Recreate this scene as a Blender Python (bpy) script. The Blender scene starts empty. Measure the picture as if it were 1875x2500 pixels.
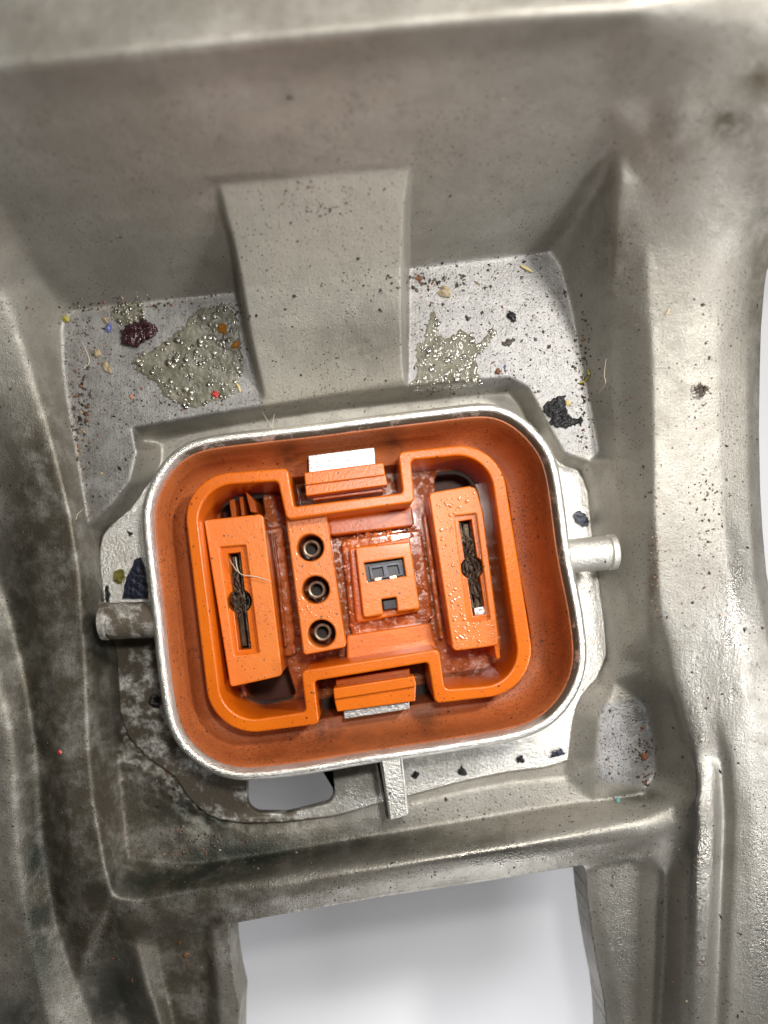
import bpy, bmesh, math, random
import numpy as np
from mathutils import Vector, Matrix
import mathutils.noise as mnoise
from mathutils.geometry import delaunay_2d_cdt
random.seed(7); rng = np.random.default_rng(7)
scene = bpy.context.scene
C = scene.collection

# ------------------------------------------------------------------ units
# one model unit ("u") is 0.06 mm; the rim of the connector lies at z = 0
K = 0.06 / 1000.0
U0, V0, H = 890.0, 1420.0, 1800.0          # foot of the camera axis and camera height

def W(u, v, z=0.0):
    f = (H - z) / H
    return Vector(((u - U0) * f * K, -(v - V0) * f * K, z * K))

# ------------------------------------------------------------------ camera, world, lamps
cam_d = bpy.data.cameras.new('camera'); cam = bpy.data.objects.new('camera', cam_d); C.objects.link(cam)
cam.location = (0, 0, H * K)
cam_d.sensor_fit = 'VERTICAL'; cam_d.sensor_height = 24; cam_d.lens = 24 * H / 2500.0
cam_d.shift_x = (937.5 - U0) / 2500.0; cam_d.shift_y = (V0 - 1250.0) / 2500.0
cam_d.clip_start = 0.002; cam_d.clip_end = 10
cam_d.dof.use_dof = True; cam_d.dof.focus_distance = (H + 60) * K; cam_d.dof.aperture_fstop = 6.6
scene.camera = cam

world = bpy.data.worlds.new('World'); scene.world = world; world.use_nodes = True
bg = world.node_tree.nodes['Background']
bg.inputs[0].default_value = (1.0, 0.97, 0.93, 1); bg.inputs[1].default_value = 0.035

def area(name, loc, tgt, size, power, col=(1, 1, 1), size_y=None):
    l = bpy.data.lights.new(name, 'AREA'); l.energy = power; l.color = col
    l.size = size * K
    if size_y: l.shape = 'RECTANGLE'; l.size_y = size_y * K
    o = bpy.data.objects.new(name, l); C.objects.link(o)
    o.location = Vector(loc) * K
    d = (Vector(tgt) - Vector(loc)).normalized()
    o.rotation_euler = d.to_track_quat('-Z', 'Y').to_euler()
    return o
area('key_lamp', (1400, 1080, 2000), (150, 0, -100), 300, 0.25, (1.0, 0.965, 0.91))
area('soft_lamp', (-300, 1500, 2800), (0, 100, -100), 1200, 0.062, (1.0, 0.97, 0.93))
area('bench_lamp', (2200, -700, 1500), (400, -300, -100), 420, 0.14, (0.96, 0.97, 1.0))
area('phone_lamp', (170, 330, 1900), (80, 0, -150), 150, 0.085, (1.0, 0.985, 0.95))
area('backdrop_fill_lamp', (500, -2700, -350), (250, -1400, -1100), 1300, 0.085, (0.98, 0.98, 1.0))  # added out of view below the casting to brighten the backdrop

scene.view_settings.view_transform = 'Standard'; scene.view_settings.look = 'None'
scene.view_settings.exposure = -0.22; scene.view_settings.gamma = 1.0
scene.cycles.max_bounces = 6

# ------------------------------------------------------------------ object helpers
def tag(o, label=None, cat=None, group=None, kind=None):
    if label: o['label'] = label
    if cat: o['category'] = cat
    if group: o['group'] = group
    if kind: o['kind'] = kind
    return o

def thing(name, loc, label, cat, group=None):
    o = bpy.data.objects.new(name, None); C.objects.link(o); o.location = loc
    o.empty_display_size = 0.005
    return tag(o, label, cat, group)

def add(name, me, mat, parent=None, off=None):
    o = bpy.data.objects.new(name, me); C.objects.link(o)
    if mat is not None:
        if isinstance(mat, (list, tuple)):
            for m in mat: me.materials.append(m)
        elif not me.materials: me.materials.append(mat)
    if parent is not None:
        o.parent = parent
        p = parent; t = Vector((0, 0, 0))
        while p is not None: t += p.location; p = p.parent
        o.location = -t
    else:
        n = len(me.vertices); co = np.empty(n * 3); me.vertices.foreach_get('co', co)
        c = co.reshape(-1, 3).mean(0)
        me.transform(Matrix.Translation(-Vector(c))); o.location = c
    return o

def smooth(me, ang=35):
    me.polygons.foreach_set('use_smooth', [True] * len(me.polygons))
    if ang: me.set_sharp_from_angle(angle=math.radians(ang))
    me.update()

def rounded(pts, seg=8):
    """closed loop of (u, v[, radius]) corners -> rounded list of (u, v)"""
    out = []; n = len(pts)
    for i in range(n):
        p = Vector(pts[i][:2]); r = pts[i][2] if len(pts[i]) > 2 else 0
        if r <= 0: out.append((p.x, p.y)); continue
        a = Vector(pts[i - 1][:2]) - p; b = Vector(pts[(i + 1) % n][:2]) - p
        la, lb = a.length, b.length; a.normalize(); b.normalize()
        ang = a.angle(b); t = min(r / math.tan(ang / 2), la * 0.49, lb * 0.49); r = t * math.tan(ang / 2)
        c = p + (a + b).normalized() * (r / math.sin(ang / 2))
        s0 = p + a * t - c; s1 = p + b * t - c
        a0 = math.atan2(s0.y, s0.x); a1 = math.atan2(s1.y, s1.x); d = (a1 - a0 + math.pi) % (2 * math.pi) - math.pi
        k = max(2, int(seg * min(1, r / 20) + 2))
        for j in range(k + 1):
            q = a0 + d * j / k; out.append((c.x + r * math.cos(q), c.y + r * math.sin(q)))
    return out

def circle(u, v, r, n=28):
    return [(u + r * math.cos(6.28318 * i / n), v + r * math.sin(6.28318 * i / n)) for i in range(n)]

def prism_me(loops, zt, zb, bev=0.0, res=2):
    """filled outline (first loop outer, others holes) from zt down to zb with rounded edges"""
    cu = bpy.data.curves.new('tmp', 'CURVE'); cu.dimensions = '2D'; cu.fill_mode = 'BOTH'
    for k_, lp in enumerate(loops):
        ar = sum(lp[i - 1][0] * lp[i][1] - lp[i][0] * lp[i - 1][1] for i in range(len(lp)))
        if (ar > 0) != (k_ == 0): lp = lp[::-1]      # holes run the other way round
        sp = cu.splines.new('POLY'); sp.points.add(len(lp) - 1); sp.use_cyclic_u = True
        for i, (u, v) in enumerate(lp):
            w = W(u, v, zt); sp.points[i].co = (w.x, w.y, 0, 1)
    h = (zt - zb) * K
    cu.bevel_depth = bev * K; cu.bevel_resolution = res; cu.offset = -bev * K
    cu.extrude = max(h / 2 - bev * K, 1e-6)
    ob = bpy.data.objects.new('tmp', cu); C.objects.link(ob)
    dg = bpy.context.evaluated_depsgraph_get()
    me = bpy.data.meshes.new_from_object(ob.evaluated_get(dg))
    bpy.data.objects.remove(ob); bpy.data.curves.remove(cu)
    me.materials.clear()
    me.transform(Matrix.Translation((0, 0, (zt + zb) / 2 * K)))
    smooth(me, 40)
    return me

def prism(name, loops, zt, zb, mat, parent=None, bev=0.0, res=2):
    return add(name, prism_me(loops, zt, zb, bev, res), mat, parent)

def resample(pts, n):
    p = np.array(pts, float); p = np.vstack([p, p[:1]])
    d = np.r_[0, np.cumsum(np.hypot(*np.diff(p, axis=0).T))]
    t = np.linspace(0, d[-1], n, endpoint=False)
    return np.c_[np.interp(t, d, p[:, 0]), np.interp(t, d, p[:, 1])]

def catmull(pts, n=6, closed=True):
    P = [np.array(p, float) for p in pts]; m = len(P); out = []
    rngi = range(m) if closed else range(m - 1)
    for i in rngi:
        if closed: a, b, c, d = P[i - 1], P[i], P[(i + 1) % m], P[(i + 2) % m]
        else: a, b, c, d = P[max(i - 1, 0)], P[i], P[i + 1], P[min(i + 2, m - 1)]
        for j in range(n):
            t = j / n
            out.append(0.5 * (2 * b + (c - a) * t + (2 * a - 5 * b + 4 * c - d) * t * t + (3 * b - a - 3 * c + d) * t ** 3))
    if not closed: out.append(P[-1])
    return [tuple(q) for q in out]

def smooth_loop(a, it):
    for _ in range(it): a = (np.roll(a, 1, 0) + 2 * a + np.roll(a, -1, 0)) / 4
    return a

def loft_me(base, prof, close=False):
    """sweep a profile [(outward offset, z), ...] round the closed world-space outline 'base' (n x 2, in u)"""
    n = len(base); t = np.roll(base, -1, 0) - np.roll(base, 1, 0); t /= np.linalg.norm(t, axis=1)[:, None]
    nr = np.c_[t[:, 1], -t[:, 0]]
    if ((base - base.mean(0)) * nr).sum() < 0: nr = -nr
    V = []; F = []
    for (d, z) in prof:
        q = base + nr * d
        V += [(x * K, y * K, z * K) for x, y in q]
    m = len(prof)
    for j in range(m if close else m - 1):
        k = (j + 1) % m
        for i in range(n):
            i2 = (i + 1) % n
            F.append((j * n + i, j * n + i2, k * n + i2, k * n + i))
    me = bpy.data.meshes.new('loft'); me.from_pydata(V, [], F); me.update()
    bm = bmesh.new(); bm.from_mesh(me); bmesh.ops.recalc_face_normals(bm, faces=bm.faces); bm.to_mesh(me); bm.free()
    smooth(me, 40); return me

def lathe_me(c, axis, prof, n=28):
    """prof = [(distance along axis, radius)] in u; c in metres"""
    axis = Vector(axis).normalized(); x = axis.orthogonal().normalized(); y = axis.cross(x)
    V = []; F = []
    for (d, r) in prof:
        for i in range(n):
            a = 6.2831853 * i / n
            V.append(Vector(c) + (axis * d + (x * math.cos(a) + y * math.sin(a)) * r) * K)
    for j in range(len(prof) - 1):
        for i in range(n):
            F.append((j * n + i, j * n + (i + 1) % n, (j + 1) * n + (i + 1) % n, (j + 1) * n + i))
    me = bpy.data.meshes.new('lathe'); me.from_pydata([tuple(v) for v in V], [], F)
    bm = bmesh.new(); bm.from_mesh(me); bmesh.ops.recalc_face_normals(bm, faces=bm.faces); bm.to_mesh(me); bm.free()
    smooth(me, 40); return me

def tube_geo(pts, r, V, F, n=5, taper=True):
    pts = [Vector(p) for p in pts]; m = len(pts); b0 = len(V)
    for i, p in enumerate(pts):
        t = (pts[min(i + 1, m - 1)] - pts[max(i - 1, 0)]).normalized(); x = t.orthogonal().normalized(); y = t.cross(x)
        rr = r * K * ((1 - 0.7 * abs(2 * i / (m - 1) - 1) ** 3) if taper else 1)
        for k in range(n):
            a = 6.2831853 * k / n; V.append(tuple(p + (x * math.cos(a) + y * math.sin(a)) * rr))
    for i in range(m - 1):
        for k in range(n):
            F.append((b0 + i * n + k, b0 + i * n + (k + 1) % n, b0 + (i + 1) * n + (k + 1) % n, b0 + (i + 1) * n + k))

def mesh(V, F, name='m', ang=0):
    me = bpy.data.meshes.new(name); me.from_pydata([tuple(v) for v in V], [], F); me.update()
    if ang: smooth(me, ang)
    return me

# ------------------------------------------------------------------ materials
class NT:
    def __init__(s, name):
        s.m = bpy.data.materials.new(name); s.m.use_nodes = True; s.t = s.m.node_tree; s.t.nodes.clear()
        s.out = s.n('ShaderNodeOutputMaterial'); s.b = s.n('ShaderNodeBsdfPrincipled')
        s.l(s.b.outputs[0], s.out.inputs[0]); s.pos = None
    def n(s, t, **k):
        x = s.t.nodes.new(t)
        for a, b in k.items(): setattr(x, a, b)
        return x
    def l(s, a, b): s.t.links.new(a, b)
    def P(s, scale=1.0, sv=None):
        """position in thousands of u, scaled"""
        if s.pos is None: s.pos = s.n('ShaderNodeNewGeometry')
        m = s.n('ShaderNodeMapping'); q = 1 / (K * 1000)
        sv = sv or (1, 1, 1); m.inputs['Scale'].default_value = (q * sv[0] * scale, q * sv[1] * scale, q * sv[2] * scale)
        s.l(s.pos.outputs['Position'], m.inputs[0]); return m.outputs[0]
    def noise(s, scale, detail=4, rough=0.55, sv=None, rot=None):
        x = s.n('ShaderNodeTexNoise'); x.inputs['Scale'].default_value = 1; x.inputs['Detail'].default_value = detail
        x.inputs['Roughness'].default_value = rough; v = s.P(scale, sv)
        if rot: v.node.inputs['Rotation'].default_value[2] = rot
        s.l(v, x.inputs['Vector']); return x.outputs['Fac']
    def voro(s, scale, feature='F1', out='Distance'):
        x = s.n('ShaderNodeTexVoronoi', feature=feature); x.inputs['Scale'].default_value = 1
        s.l(s.P(scale), x.inputs['Vector']); return x.outputs[out]
    def ramp(s, f, a, b, ca=0.0, cb=1.0):
        x = s.n('ShaderNodeMapRange'); x.interpolation_type = 'SMOOTHSTEP'
        s.l(f, x.inputs[0]); x.inputs[1].default_value = a; x.inputs[2].default_value = b
        x.inputs[3].default_value = ca; x.inputs[4].default_value = cb; return x.outputs[0]
    def math(s, op, a, b=0.0, c=None):
        x = s.n('ShaderNodeMath', operation=op, use_clamp=False)
        for i, q in enumerate((a, b) if c is None else (a, b, c)):
            if isinstance(q, (int, float)): x.inputs[i].default_value = q
            else: s.l(q, x.inputs[i])
        return x.outputs[0]
    def mix(s, f, a, b):
        x = s.n('ShaderNodeMix', data_type='RGBA')
        if isinstance(f, (int, float)): x.inputs[0].default_value = f
        else: s.l(f, x.inputs[0])
        for i, q in ((6, a), (7, b)):
            if isinstance(q, tuple): x.inputs[i].default_value = (*q, 1)
            else: s.l(q, x.inputs[i])
        return x.outputs[2]
    def attr(s, n):
        x = s.n('ShaderNodeAttribute'); x.attribute_name = n; return x.outputs['Fac']
    def bump(s, hgt, dist, strength=1.0, prev=None):
        x = s.n('ShaderNodeBump'); x.inputs['Strength'].default_value = strength; x.inputs['Distance'].default_value = dist * K
        s.l(hgt, x.inputs['Height'])
        if prev is not None: s.l(prev, x.inputs['Normal'])
        return x.outputs[0]
    def set(s, **k):
        for a, v in k.items():
            i = s.b.inputs[a.replace('_', ' ')]
            if isinstance(v, (int, float)): i.default_value = v
            elif isinstance(v, tuple): i.default_value = (*v, 1) if len(v) == 3 else v
            else: s.l(v, i)
        return s

def simple(name, col, rough=0.5, metal=0.0, nscale=None, namp=0.3, bump=None, **k):
    s = NT(name); c = col
    if nscale:
        f = s.noise(nscale, 4); dark = tuple(x * (1 - namp) for x in col); c = s.mix(s.ramp(f, 0.3, 0.7), dark, tuple(min(1, x * (1 + namp * .5)) for x in col))
    s.set(Base_Color=c, Roughness=rough, Metallic=metal, **k)
    if bump: s.set(Normal=s.bump(s.noise(bump[0], 3), bump[1]))
    return s.m

def cast_material():
    s = NT('cast_aluminium')
    big = s.noise(4, 5); mid = s.noise(22, 5, .6); fine = s.noise(160, 4, .65); str_ = s.noise(60, 4, .6, sv=(2.4, .16, .5), rot=.13)
    base = s.mix(s.ramp(big, .35, .65), (.325, .306, .266), (.395, .374, .332))
    base = s.mix(s.math('MULTIPLY', s.ramp(mid, .45, .75), .35), base, (.23, .21, .17))
    base = s.mix(s.math('MULTIPLY', s.ramp(fine, .5, .8), .35), base, (.17, .165, .145))
    cl = s.attr('clean'); base = s.mix(cl, base, s.mix(s.ramp(mid, .4, .65), (.25, .245, .24), (.345, .337, .33)))
    base = s.mix(s.attr('pale'), base, (.44, .415, .355))
    fs = s.ramp(s.noise(140, 3, .5), .60, .70); base = s.mix(s.math('MULTIPLY', fs, s.math('MULTIPLY_ADD', cl, .45, .25)), base, (.10, .08, .06))
    # brown dirt film and painted lower-left shade, in cloudy patches
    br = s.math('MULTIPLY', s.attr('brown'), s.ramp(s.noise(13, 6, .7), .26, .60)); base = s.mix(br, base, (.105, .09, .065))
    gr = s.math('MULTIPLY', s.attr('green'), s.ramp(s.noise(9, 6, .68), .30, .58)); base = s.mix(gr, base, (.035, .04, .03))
    # little specks
    v = s.voro(85); sp = s.math('MULTIPLY', s.ramp(v, .13, .20, 1, 0), s.ramp(s.noise(7, 3), .44, .58)); base = s.mix(s.math('MULTIPLY', sp, .8), base, (.06, .045, .03))
    v2 = s.voro(40); sp2 = s.math('MULTIPLY', s.ramp(v2, .06, .11, 1, 0), s.ramp(s.noise(5, 3), .42, .6)); base = s.mix(sp2, base, (.04, .028, .02))
    oi = s.attr('oil'); base = s.mix(oi, base, (.24, .22, .165))
    pol = s.attr('polish')
    r = s.math('ADD', s.ramp(mid, .3, .7, .38, .50), s.math('MULTIPLY', pol, -.23)); r = s.math('ADD', r, s.math('MULTIPLY', gr, -.05))
    s.set(Base_Color=base, Roughness=r, Metallic=s.math('MULTIPLY_ADD', pol, .4, .5))
    n = s.bump(fine, 2.2, .5); n = s.bump(s.noise(330, 2, .6), 1.6, .5, n); n = s.bump(str_, 2.2, .28, n); n = s.bump(s.noise(48, 4, .6), 2.5, .25, n)
    s.set(Normal=n); return s.m
M_cast = cast_material()

def plated():
    s = NT('plated_metal'); f = s.noise(300, 3, .6); g = s.noise(130, 3, .6); mid = s.noise(14, 5, .65)
    c = s.mix(s.ramp(mid, .35, .7), (.90, .88, .83), (.74, .71, .64))
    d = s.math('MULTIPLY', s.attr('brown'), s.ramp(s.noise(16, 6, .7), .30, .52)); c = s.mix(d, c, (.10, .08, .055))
    k = s.ramp(s.voro(34), .08, .14, 1, 0); c = s.mix(s.math('MULTIPLY', k, s.ramp(mid, .5, .6)), c, (.07, .05, .04))
    s.set(Base_Color=c, Metallic=s.math('MULTIPLY_ADD', d, -.75, .85), Roughness=s.math('MULTIPLY_ADD', d, .35, .27))
    s.set(Normal=s.bump(g, 5.0, .45, s.bump(f, 3.0, .6))); return s.m
M_plate = plated()
M_rust = simple('tarnished_metal', (.20, .17, .13), .45, .8, 60, .6, (150, 5))

def orange(name, col, dark, rough, dust=.0, specks=.5, wet=0.0, pits=0.0, top_sheen=0.0):
    s = NT(name); big = s.noise(7, 5, .6); fine = s.noise(170, 3)
    c = s.mix(s.ramp(big, .3, .7), col, dark)
    if dust: c = s.mix(s.math('MULTIPLY', s.ramp(s.noise(12, 6, .7), .35, .7), dust), c, (.56, .17, .05))
    v = s.voro(75); sp = s.math('MULTIPLY', s.ramp(v, .11, .21, 1, 0), s.ramp(s.noise(9, 4), .40, .55)); c = s.mix(s.math('MULTIPLY', sp, specks), c, (.08, .025, .01))
    v = s.voro(31); sp = s.math('MULTIPLY', s.ramp(v, .07, .13, 1, 0), s.ramp(s.noise(6, 4), .40, .52)); c = s.mix(s.math('MULTIPLY', sp, min(1, specks * 1.4)), c, (.05, .02, .01))
    if pits: 
        v = s.voro(150); sp = s.math('MULTIPLY', s.ramp(v, .2, .42, 1, 0), s.ramp(s.noise(5, 4), .38, .55)); c = s.mix(s.math('MULTIPLY', sp, pits), c, (.13, .03, .01))
    if top_sheen:   # pale sheen painted into the colour of the upward faces
        sx = s.n('ShaderNodeSeparateXYZ'); s.l(s.pos.outputs['True Normal'], sx.inputs[0])
        c = s.mix(s.math('MULTIPLY', s.ramp(sx.outputs[2], .96, .995), s.ramp(s.noise(30, 5), .25, .6, top_sheen * .6, top_sheen)), c, (.80, .29, .11))
    dk = s.math('MULTIPLY', s.attr('brown'), s.ramp(s.noise(25, 5, .7), .25, .6)); c = s.mix(dk, c, (.05, .022, .012))
    s.set(Base_Color=c, Roughness=rough, Subsurface_Weight=.0)
    n = s.bump(fine, 2.0, .4)
    if wet:
        w = s.ramp(s.voro(48), .0, .55, 1, 0); n = s.bump(w, 9, wet, n)
        n = s.bump(s.noise(18, 4), 12, wet, n)
        s.set(Coat_Weight=.8, Coat_Roughness=.08)
    s.set(Normal=n); return s.m
M_or = orange('orange_plastic', (.69, .150, .004), (.61, .122, .004), .28, specks=.6)
M_or_block = orange('orange_block_plastic', (.76, .185, .012), (.70, .158, .008), .36, dust=.15, specks=.8, wet=.04, top_sheen=.22)
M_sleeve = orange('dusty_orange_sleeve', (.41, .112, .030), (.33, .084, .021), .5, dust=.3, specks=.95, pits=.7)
M_floor = orange('wet_orange_floor', (.56, .14, .03), (.42, .09, .015), .2, dust=.5, specks=.7, wet=.6, top_sheen=.2)
M_deep = simple('orange_painted_shade', (.10, .02, .005), .5)  # well bottom: orange plastic darkened, its shade painted in
M_dark = simple('dark_cavity', (.03, .012, .006), .6)
M_black = simple('black_plastic', (.018, .018, .022), .35)
M_greyplastic = simple('grey_blue_plastic', (.10, .11, .14), .4, 0, 60, .4)
M_brass = simple('worn_brass', (.40, .37, .28), .38, .35, 60, .4)
M_gold = simple('gold_contact', (.85, .72, .45), .25, .9)
M_blade = simple('tarnished_blade', (.12, .085, .055), .4, .6, 60, .5)
M_steel = simple('bright_steel', (.60, .58, .55), .42, .85, 60, .12, (110, 2))
M_hair = simple('brown_fluff', (.10, .065, .045), .6, 0, 90, .5)
M_fibre = simple('pale_fibre', (.62, .55, .42), .5)
M_tar = simple('black_tar', (.012, .012, .013), .42, 0, 80, .5, (55, 9))
M_navy = simple('dark_blue_tape', (.012, .016, .04), .35, 0, 60, .5, (60, 6))
M_plum = simple('dark_plum_resin', (.035, .008, .012), .1, 0, 30, .5, (34, 16))
M_amber = simple('amber_crumb', (.34, .13, .015), .12)
M_tan = simple('tan_crumb', (.36, .28, .17), .5, 0, 90, .4)
M_yel = simple('yellow_grease', (.30, .26, .05), .3, 0, 60, .4)
M_blue = simple('blue_chip', (.08, .10, .25), .3)
M_red = simple('red_bead', (.45, .03, .02), .3)
M_salmon = simple('salmon_crumb', (.50, .22, .13), .5)
M_teal = simple('teal_chip', (.16, .36, .33), .4)
M_straw = simple('straw', (.60, .48, .22), .45)
M_rustcrumb = simple('rust_crumb', (.16, .06, .025), .5)
M_gritd = simple('grit_dark', (.045, .032, .022), .5)
M_gritg = simple('grit_grey', (.10, .09, .08), .35)
def oilmat():
    s = NT('oil_film'); s.set(Base_Color=s.mix(s.ramp(s.noise(22, 5), .35, .65), (.12, .112, .08), (.20, .19, .145)), Roughness=.07, Coat_Weight=.5, Coat_Roughness=.03)
    s.set(Normal=s.bump(s.noise(30, 4), 9, .7)); return s.m
M_oil = oilmat()
def bubmat():
    s = NT('oil_bubble'); s.set(Base_Color=s.mix(s.ramp(s.noise(30, 2), .45, .55), (.05, .04, .025), (.16, .145, .10)), Roughness=.12, IOR=2.3, Coat_Weight=1.0, Coat_Roughness=.05); return s.m
M_bub = bubmat()
M_drop = simple('wet_orange_droplet', (.74, .20, .05), .12, IOR=2.2, Coat_Weight=.8)
M_back = simple('white_backdrop', (.84, .84, .85), .8, 0, 3, .02)

# ------------------------------------------------------------------ the casting: a relief built from breaklines
def sw(s): return ((1420 - s) - 801) / (0.223 + (1420 - s) / 1800)    # drafted back wall
def vs(u, s): return s - 0.115 * (u - 600)
BL = []
def bl(*p, closed=False): BL.append((list(p), closed))
bl((-170, 185, 560), (0, 165, 560), (540, 108, 560), (935, 72, 560), (1300, 42, 558), (1600, 26, 540), (1875, 40, 500), (2045, 45, 480))
bl((-170, -170, 575), (900, -170, 575), (2045, -170, 540))
for s_ in (190, 270, 350, 420):
    us = range(-170, 1481, 110); bl(*[(u, vs(u, s_), sw(s_)) for u in us if not (s_ > 380 and (u < 20))])
for s_, ul, ur in ((500, 50, 1478), (570, 85, 1435), (640, 115, 1390)):
    bl(*[(u, vs(u, s_), sw(s_)) for u in np.linspace(ul, 538 + (s_ - 500) * .2, 6)])
    bl(*[(u, vs(u, s_), sw(s_)) for u in np.linspace(1006, ur, 6)])
# ramp
bl((532, 450, 222), (760, 430, 222), (1002, 408, 222))
bl((532, 450, 222), (560, 560, 138), (588, 700, 42), (605, 800, -22), (628, 900, -84), (645, 975, -130), (650, 992, -138))
bl((522, 452, 221), (550, 560, sw(554)), (572, 640, sw(637)), (581, 712, -130), (596, 800, -131), (620, 900, -132), (636, 985, -134))
bl((1002, 408, 222), (990, 500, 160), (986, 650, 52), (985, 800, -36), (988, 925, -112), (990, 945, -128))
bl((1011, 408, sw(455)), (998, 500, sw(546)), (994, 600, sw(645)), (993, 654, -130), (993, 800, -130), (996, 940, -131))
# left pad
bl((155, 772, -130), (185, 755, -130), (360, 735, -130), (581, 712, -130))
bl((155, 772, -130), (146, 800, -131), (150, 900, -134), (165, 1000, -135), (190, 1150, -137), (212, 1283, -140))
bl((325, 1045, -137), (480, 1018, -137), (650, 992, -138), (800, 966, -138), (990, 945, -136), (1160, 928, -134), (1240, 922, -133), (1290, 948, -133), (1340, 1040, -134), (1380, 1110, -135), (1437, 1129, -136), (1464, 1106, -135))
bl((325, 1045, -137), (336, 1100, -135), (318, 1175, -135), (270, 1235, -136), (212, 1283, -140))
# left wall
bl((155, 772, -130), (95, 680, sw(622)), (50, 590, sw(527)), (0, 500, sw(431)), (-170, 300, sw(211)))
bl((-170, 560, 240), (-60, 610, 180), (0, 700, 90), (45, 800, 30), (80, 900, -10), (108, 1000, -35), (140, 1120, -50), (172, 1250, -62), (195, 1400, -75), (208, 1600, -90), (215, 1800, -95), (228, 1950, -95), (255, 2100, -85), (278, 2190, -78))
bl((-170, 900, 60), (-60, 900, 20), (0, 950, -10), (60, 1150, -60), (100, 1300, -80))
bl((-170, 1250, -140), (0, 1400, -145), (55, 1600, -150), (95, 1850, -155), (108, 2050, -155), (140, 2250, -155), (190, 2400, -160), (230, 2500, -160), (290, 2670, -160))
bl((65, 1400, -92), (112, 1600, -95), (150, 1900, -95), (175, 2100, -92), (212, 2290, -105))
bl((-170, 1500, -60), (-20, 1620, -70), (30, 1800, -78), (42, 2100, -80), (70, 2300, -84), (120, 2500, -92), (180, 2670, -92))
bl((-170, 2000, -60), (-170, 2670, -60))
bl((222, 1290, -150), (240, 1420, -158), (262, 1560, -175), (272, 1700, -190), (285, 1830, -200), (298, 1980, -205), (310, 2095, -198))
bl((310, 2095, -198), (440, 2112, -192)); bl((330, 1870, -203), (400, 1900, -205), (440, 2000, -205))
# right pad and walls
bl((993, 654, -130), (1150, 634, -130), (1335, 613, -130), (1372, 648, -130), (1400, 760, -130), (1425, 900, -132), (1450, 1020, -133), (1464, 1106, -135))
bl((1345, 606, -125), (1420, 520, sw(614)), (1480, 440, sw(541)), (1497, 345, sw(448)))
bl((1497, 345, sw(448) + 8), (1503, 450, 190), (1500, 600, 95), (1492, 700, 35), (1490, 800, -10), (1490, 900, -35), (1494, 1000, -50), (1500, 1120, -62), (1512, 1250, -72), (1528, 1450, -78), (1550, 1560, -72), (1598, 1640, -60), (1645, 1720, -48), (1672, 1820, -42), (1682, 1890, -42), (1672, 1932, -45), (1650, 1960, -52))
bl((1560, 330, 275), (1570, 450, 200), (1580, 600, 125), (1590, 800, 66), (1594, 920, 44), (1596, 1050, 33), (1598, 1290, 22), (1612, 1500, 12), (1650, 1700, 2), (1698, 1850, -2), (1704, 1950, -4), (1694, 2100, -8), (1695, 2300, -12), (1690, 2670, -16))
bl((1640, 230, 360), (1670, 330, 320), (1682, 600, 155), (1682, 750, 100), (1682, 900, 66), (1682, 1050, 48), (1683, 1200, 38), (1702, 1500, 22), (1728, 1700, 4), (1758, 1860, -30), (1768, 2000, -40), (1758, 2250, -42), (1746, 2500, -42), (1743, 2670, -42))
bl((1742, 1870, -8), (1744, 2000, -14), (1734, 2250, -16), (1722, 2500, -18), (1718, 2670, -20))
bl((1785, 1850, 2), (1796, 2000, -12), (1786, 2250, -16), (1776, 2500, -20), (1772, 2670, -20))
bl((1770, 150, 430), (1760, 300, 350), (1760, 600, 155), (1756, 750, 102), (1755, 900, 68), (1757, 1050, 50), (1760, 1200, 42), (1785, 1450, 32), (1820, 1700, 12), (1840, 2000, -5), (1835, 2300, -12), (1830, 2670, -15))
bl((2045, 250, 400), (1875, 300, 370), (1850, 500, 215), (1832, 640, 130), (1832, 780, 75), (1832, 900, 48), (1834, 1050, 32), (1836, 1200, 25), (1850, 1400, 10), (1890, 1600, 0), (1960, 1900, -10), (2045, 2200, -20), (2045, 2670, -20))
bl((2045, 500, 150), (1900, 560, 100), (1872, 640, 60), (1862, 750, 10), (1857, 900, -30), (1857, 1200, -40), (1868, 1380, -50), (1892, 1500, -55), (1960, 1700, -60), (2045, 1850, -60))
# recess
RB = [(345, 1068), (500, 1040), (640, 1015), (800, 992), (1000, 970), (1160, 955), (1245, 948), (1278, 985), (1315, 1070), (1362, 1135), (1412, 1152), (1430, 1200), (1440, 1300), (1455, 1400), (1470, 1520), (1476, 1595), (1455, 1650), (1415, 1690), (1395, 1740), (1386, 1800), (1382, 1852), (1340, 1866), (1240, 1878), (1120, 1903), (1010, 1933), (900, 1962), (820, 1985), (700, 2000), (600, 2003), (520, 1992), (470, 1950), (430, 1890), (370, 1850), (320, 1800), (300, 1740), (292, 1600), (272, 1520), (256, 1450), (249, 1380), (250, 1325), (262, 1296), (330, 1240), (366, 1180), (382, 1120), (384, 1092)]
def inset(pts, d):
    a = np.array(pts, float); t = np.roll(a, -1, 0) - np.roll(a, 1, 0); t /= np.linalg.norm(t, axis=1)[:, None]; n = np.c_[-t[:, 1], t[:, 0]]
    return a + n * d
if np.mean(((inset(RB, 5) - np.array(RB)) * (np.array([880, 1470]) - np.array(RB))).sum(1)) < 0: sgn = -1
else: sgn = 1
bl(*[(u, v, -222) for u, v in RB], closed=True)
bl(*[(u, v, -245) for u, v in inset(RB, 9 * sgn)], closed=True)
bl((600, 1300, -245), (1200, 1300, -245), (1200, 1700, -245), (700, 1750, -245))
bl((1455, 1178, -152), (1466, 1300, -152), (1480, 1400, -153), (1496, 1520, -155), (1505, 1600, -155), (1500, 1660, -155), (1490, 1705, -153), (1462, 1760, -152), (1452, 1860, -153), (1456, 1905, -156))
bl((1490, 1705, -153), (1560, 1696, -152), (1580, 1720, -152), (1598, 1813, -152), (1603, 1887, -152), (1575, 1928, -154), (1456, 1905, -156))
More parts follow.
